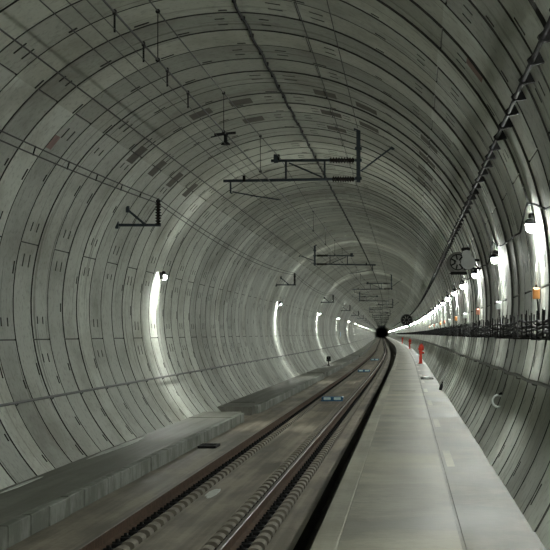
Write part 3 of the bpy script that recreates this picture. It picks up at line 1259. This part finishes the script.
# cables and thin dark lines along the vault
crown = tag(empty('vault_line'), 'thick dark cable clipped along the crown of the vault', 'cable')
xq, hq = on_lining(-0.52, 0.035)
mb = MB()
mb.tube([P(xq + 0.018 * math.sin(y * 2.3) * (1 if y < 120 else 0), y, hq) for y in ysteps(8, 950, 0.35, 0.02)], 0.024, 6)
mb.build('cable', M['rubber'], crown)
cme = MB().box(-0.03, 0.03, -0.03, 0.03, -0.022, 0.05).mesh('cable_clip', M['iron'])
for i in range(70):
    y = 20 + i * 1.5 + random.uniform(-.2, .2)
    o = bpy.data.objects.new('cable_clip', cme)
    COL.objects.link(o)
    o.parent = crown
    o.location = P(xq, y, hq)
for q, r, lb in ((-1.10, 0.009, 'thin dark line on the vault, left of the track wires'),  # this one and the next: thin dark tubes drawn along the vault
                 (-1.02, 0.008, 'thin dark line on the vault, close right of another left of the track wires'),
                 (-1.335, 0.013, 'thin dark cable high on the left wall above the feeder wires'),
                 (-0.335, 0.007, 'faint thin cable on the vault just right of the crown cable'),
                 (-0.24, 0.007, 'thin cable on the vault running to the nearest cantilever post')):
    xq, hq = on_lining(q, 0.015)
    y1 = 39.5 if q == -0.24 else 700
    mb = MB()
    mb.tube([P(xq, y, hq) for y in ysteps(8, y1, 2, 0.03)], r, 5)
    tag(mb.build('vault_line', M['wire']), lb, 'cable')

# radiating cable with spacer clips on the right haunch
lk = tag(empty('radiating_cable'), 'thick black cable on toothed clips high on the right wall', 'cable')
xq, hq = on_lining(0.458, 0.10)
mb = MB()
mb.tube([P(xq, y, hq) for y in ysteps(8, 950, 1.5, 0.02)], 0.024, 8)
mb.build('cable', M['rubber'], lk)
nx, nz = (xq - CX) / (RAD - 0.10), (hq + CAMZ - CZ) / (RAD - 0.10)


def clip_mb(c=(0, 0, 0)):
    mb = MB()
    a = (c[0] - nx * 0.03, c[1], c[2] - nz * 0.03)
    # wedge: narrow at the cable, wide at the wall
    tx, tz = -nz, nx
    vs = []
    for d, w in ((-0.035, 0.03), (0.12, 0.075)):
        for sx, sy in ((-1, -1), (1, -1), (1, 1), (-1, 1)):
            vs.append((c[0] + nx * d + tx * w * sx, c[1] + 0.045 * sy, c[2] + nz * d + tz * w * sx))
    mb.add(vs, [(0, 1, 2, 3), (7, 6, 5, 4), (0, 4, 5, 1), (1, 5, 6, 2), (2, 6, 7, 3), (3, 7, 4, 0)])
    return mb


cme = clip_mb().mesh('cable_clip', M['iron'])
for i in range(100):
    o = bpy.data.objects.new('cable_clip', cme)
    COL.objects.link(o)
    o.parent = lk
    o.location = P(xq, 12.3 + 1.25 * i, hq)
mb = MB()
for i in range(100, 500):
    q = clip_mb(P(xq, 12.3 + 1.25 * i, hq))
    mb.add(q.v, q.f)
o = mb.build('cable_clip_row', M['iron'], lk)
o['kind'] = 'stuff'

# ------------------------------------------------------------------ loudspeaker cluster on the right wall
t = tag(empty('loudspeaker_cluster', P(1.20, 37.6, 1.50)), 'grey loudspeaker cluster with round disc and white horns above the right lamps', 'loudspeaker')
wx = wall_x(1.50, 1, -0.02) - 1.20
mb = MB()
mb.tube([(wx, 0.25, 0.05), (0.05, 0.1, 0.05), (-0.22, 0, 0.0)], 0.025, 8)
mb.bar((wx, 0.25, -0.12), (0.0, 0.0, -0.14), 0.04, 0.04)
mb.build('wall_arm', M['iron'], t)
mb = MB()
mb.lathe((-0.14, 0.04, -0.02), [(0.02, -0.05), (0.16, -0.03), (0.235, 0.0), (0.24, 0.02), (0.20, 0.03)], 'y', 24)
mb.build('disc', M['galv'], t)
mb = MB()
for k in range(7):
    a = 2 * math.pi * k / 7
    mb.bar((-0.14 + 0.05 * math.cos(a), -0.05, 0.0 + 0.05 * math.sin(a)), (-0.14 + 0.17 * math.cos(a), -0.04, 0.17 * math.sin(a)), 0.03, 0.02)
mb.torus((-0.14, -0.05, 0.0), 0.16, 0.012, 'y', 20, 6)
mb.build('grille', M['iron'], t)
for c, sc in (((0.04, -0.05, 0.15), 0.75), ((0.07, -0.08, -0.01), 1.15)):
    mb = MB()
    mb.lathe(c, [(0.13 * sc, -0.12), (0.10 * sc, -0.06), (0.05 * sc, 0.02), (0.045 * sc, 0.14)], 'y', 16)
    mb.build('horn', M['horn'], t)['label'] = 'white horn'
mb = MB()
mb.box(-0.06, 0.12, -0.02, 0.12, 0.24, 0.31, bev=0.02)
mb.box(-0.30, 0.06, -0.02, 0.10, -0.26, -0.20, bev=0.02)
mb.build('bracket_plate', M['iron'], t)

# ------------------------------------------------------------------ jet fan far along the right wall
t = tag(empty('jet_fan', P(0.62, 222.0, 1.72)), 'dark round ventilation fan far along the right wall', 'fan')
mb = MB()
mb.lathe((0, 0, 0), [(0.62, 0.0), (0.72, 0.05), (0.72, 3.0), (0.62, 3.05)], 'y', 24)
mb.build('casing', M['iron'], t)
mb = MB()
mb.torus((0, -0.03, 0), 0.72, 0.05, 'y', 28, 6)
mb.build('rim', M['galv'], t)
mb = MB()
mb.lathe((0, -0.10, 0), [(0.10, 0), (0.20, 0.05), (0.20, 0.14)], 'y', 14)
mb.build('hub', M['iron'], t)
for k in range(8):
    a = 2 * math.pi * (k + 0.5) / 8
    mb = MB()
    mb.bar((0.2 * math.cos(a), -0.04, 0.2 * math.sin(a)), (0.5 * math.cos(a), -0.04, 0.5 * math.sin(a)), 0.07, 0.03)
    mb.build('blade', M['galv'], t)
mb = MB()
for yy in (0.5, 2.5):
    for sz in (-0.3, 0.4):
        hx = wall_x(1.72 + sz, 1, -0.02) - 0.62
        mb.bar((0.5, yy, sz), (hx, yy, sz), 0.08, 0.08)
mb.build('mounting_arm', M['iron'], t)

# ------------------------------------------------------------------ red hydrants by the right wall
def hydrant():
    t = empty('fire_hydrant')
    mb = MB()
    mb.lathe((0, 0, 0), [(0.12, 0), (0.12, 0.03), (0.085, 0.04), (0.085, 0.62), (0.10, 0.66), (0.10, 0.74)], 'z', 12)
    mb.build('standpipe', M['red'], t)
    mb = MB()
    mb.lathe((0.04, 0, 0.78), [(0.08, -0.06), (0.15, 0.0), (0.15, 0.18), (0.09, 0.26), (0.03, 0.30)], 'z', 12)
    mb.build('valve_body', M['red'], t)
    for sx, hh in ((-1, 0.82), (1, 0.60)):
        mb = MB()
        mb.lathe((0.03, -0.02, hh), [(0.05, 0), (0.05, sx * 0.12), (0.065, sx * 0.13), (0.065, sx * 0.17)] if sx > 0 else
                 [(0.065, -0.17), (0.065, -0.13), (0.05, -0.12), (0.05, 0)], 'x', 10)
        mb.build('outlet', M['red'], t)
    mb = MB()
    mb.torus((0.04, 0, 1.10), 0.085, 0.016, 'z', 14, 6)
    mb.bar((-0.04, 0, 1.10), (0.12, 0, 1.10), 0.02, 0.02)
    mb.build('hand_wheel', M['red'], t)
    return t


hy = None
for k, y in enumerate((101.0, 203.0, 300.0)):
    loc = PZ(0.78 if k == 0 else 0.80, y, WALK - 0.004)
    if hy is None:
        hy = o = hydrant()
        o.location = loc
    else:
        o = dup(hy, loc)
    tag(o, '%s red fire hydrant standing on the walkway by the right wall' % nearest(k), 'hydrant', 'red hydrants on the walkway')

# ------------------------------------------------------------------ small things
# lifting ring on the right wall
t = tag(empty('hanging_ring', P(wall_x(-0.98, 1, 0.03), 26.3, -0.98)), 'grey steel ring hanging on the right wall below the handrail', 'ring')
mb = MB()
mb.torus((-0.03, 0, 0.0), 0.085, 0.018, 'y', 22, 8, 0, math.radians(55), math.radians(345))
mb.build('hoop', M['pale'], t)
mb = MB()
mb.tube([(-0.02, 0.0, 0.09), (0.03, 0.0, 0.12)], 0.018, 8)
mb.build('wall_hook', M['iron'], t)

# track beacons between the rails
def beacon(y, label):
    t = tag(empty('track_beacon', PZ(TRACK + 0.02, y, SLAB)), label, 'beacon', 'track beacons')
    mb = MB()
    mb.box(-0.36, 0.36, -0.35, 0.35, 0.0, 0.05, bev=0.015)
    mb.box(-0.40, 0.40, -0.12, 0.12, 0.05, 0.075, bev=0.01)
    mb.box(-0.42, 0.42, -0.37, -0.3, 0.0, 0.04)
    mb.build('base_plate', M['blue'], t)
    mb = MB()
    mb.box(-0.40, 0.40, -0.33, 0.33, 0.05, 0.16, bev=0.02)
    mb.build('housing', M['blue'], t)
    for s in (-1, 1):
        mb = MB()
        vs = []
        x0, x1 = s * 0.19 - 0.13, s * 0.19 + 0.13
        mb.box(x0, x1, -0.365, -0.32, 0.05, 0.145, bev=0.01)
        mb.build('reflector', M['pale_blue'], t)['label'] = 'pale blue reflector'
    return t


beacon(67.5, 'blue track beacon with two pale reflectors between the rails, nearest')
beacon(119.0, 'second blue track beacon from the camera, between the rails')
beacon(171.0, 'third blue track beacon from the camera, between the rails')

# drain grate on the slab left of the track
t = tag(empty('drain_grate', PZ(-4.40, 40.0, 0.0)), 'dark iron drain grate on the slab beside the low bench', 'grate')
mb = MB()
for dx0, dx1, dy0, dy1 in ((-0.20, 0.20, -0.5, -0.42), (-0.20, 0.20, 0.42, 0.5), (-0.20, -0.14, -0.42, 0.42), (0.14, 0.20, -0.42, 0.42)):
    mb.box(dx0, dx1, dy0, dy1, 0.0, 0.05)
mb.build('frame', M['iron'], t)
mb = MB()
for i in range(9):
    mb.box(-0.14, 0.14, -0.40 + i * 0.09, -0.36 + i * 0.09, 0.0, 0.035)
mb.build('bars', M['iron'], t)


def blob(cx, cy, z, rx, ry, n, seed, h=0.006):
    r_ = random.Random(seed)
    mb = MB()
    ring = [(cx + rx * math.cos(2 * math.pi * j / n) * r_.uniform(0.7, 1.1), cy + ry * math.sin(2 * math.pi * j / n) * r_.uniform(0.7, 1.1))
            for j in range(n)]
    vs = [(x, y, z) for x, y in ring] + [(cx + (x - cx) * .9, cy + (y - cy) * .9, z + h) for x, y in ring]
    fs = [(j, (j + 1) % n, n + (j + 1) % n, n + j) for j in range(n)] + [tuple(n + j for j in range(n))]
    return mb.add(vs, fs)


tag(blob(-3.06, 28.4, 0.0, 0.10, 0.9, 18, 3).build('cement_spill', M['pale']), 'pale cement spill between the rails near the left rail', 'spill')
tag(blob(-5.72, 36.0, BENCH, 0.10, 3.6, 26, 5).build('cement_spill', M['pale']), 'long pale cement spill on the bench top against the left wall', 'spill')
tag(blob(-5.74, 26.8, BENCH, 0.05, 1.6, 22, 6).build('cement_spill', M['pale']), 'short pale cement spill on the bench top, nearest the camera', 'spill')

# open drain pit with a pale rag, small black bottle near it
t = tag(empty('drain_pit', PZ(0.70, 67.0, WALK - 0.004)), 'open dark drain frame in the walkway against the right wall', 'drain')
mb = MB()
mb.box(-0.16, 0.24, -1.1, 1.1, 0.0, 0.012)
mb.build('pit_plate', M['channel'], t)
mb = MB()
for a in ((-0.19, -0.16, -1.15, 1.15), (0.24, 0.27, -1.15, 1.15), (-0.16, 0.24, -1.15, -1.1), (-0.16, 0.24, 1.1, 1.15)):
    mb.box(*a, 0.0, 0.022)
mb.build('frame', M['iron'], t)
tag(blob(0.72, 66.9, WALK + 0.008, 0.12, 0.75, 14, 9, 0.05).build('rag', M['white']), 'crumpled white rag lying on the open walkway drain', 'rag')
t = tag(empty('bottle', PZ(0.98, 53.0, WALK)), 'small black bottle leaning at the foot of the right wall', 'bottle')
mb = MB()
mb.lathe((0, 0, 0), [(0.045, 0), (0.05, 0.02), (0.05, 0.14), (0.02, 0.20), (0.02, 0.23)], 'z', 12)
mb.build('body', M['rubber'], t)
mb = MB()
mb.lathe((0, 0, 0.23), [(0.024, 0), (0.024, 0.03)], 'z', 10)
mb.build('cap', M['rubber'], t)
t.rotation_euler = (0.0, 0.28, 0)

# dwarf signal on the bench, sign on the left wall
t = tag(empty('dwarf_signal', PZ(-5.50, 128.0, BENCH)), 'dark dwarf signal standing on the left bench', 'signal')
mb = MB()
mb.lathe((0, 0, 0), [(0.10, 0), (0.10, 0.03), (0.035, 0.05), (0.035, 0.32)], 'z', 10)
mb.build('post', M['iron'], t)
mb = MB()
mb.box(-0.15, 0.15, -0.08, 0.10, 0.30, 0.66, bev=0.03)
mb.build('signal_head', M['iron'], t)
for dx, dz in ((-0.06, 0.40), (0.06, 0.40), (0.0, 0.54)):
    mb = MB()
    mb.lathe((dx, -0.10, dz), [(0.04, 0), (0.045, 0.04)], 'y', 10)
    mb.build('lens', M['grey_box'], t)
t = tag(empty('wall_sign', P(wall_x(-0.05, -1, 0.02), 196.0, -0.05)), 'small light blue sign plate far along the left wall', 'sign')
mb = MB()
mb.box(0.0, 0.03, -0.9, 0.9, -0.28, 0.28)
mb.build('plate', M['sign_blue'], t)
mb = MB()
mb.box(-0.06, 0.0, -0.6, -0.5, -0.2, 0.2)
mb.box(-0.06, 0.0, 0.5, 0.6, -0.2, 0.2)
mb.build('bracket', M['galv'], t)
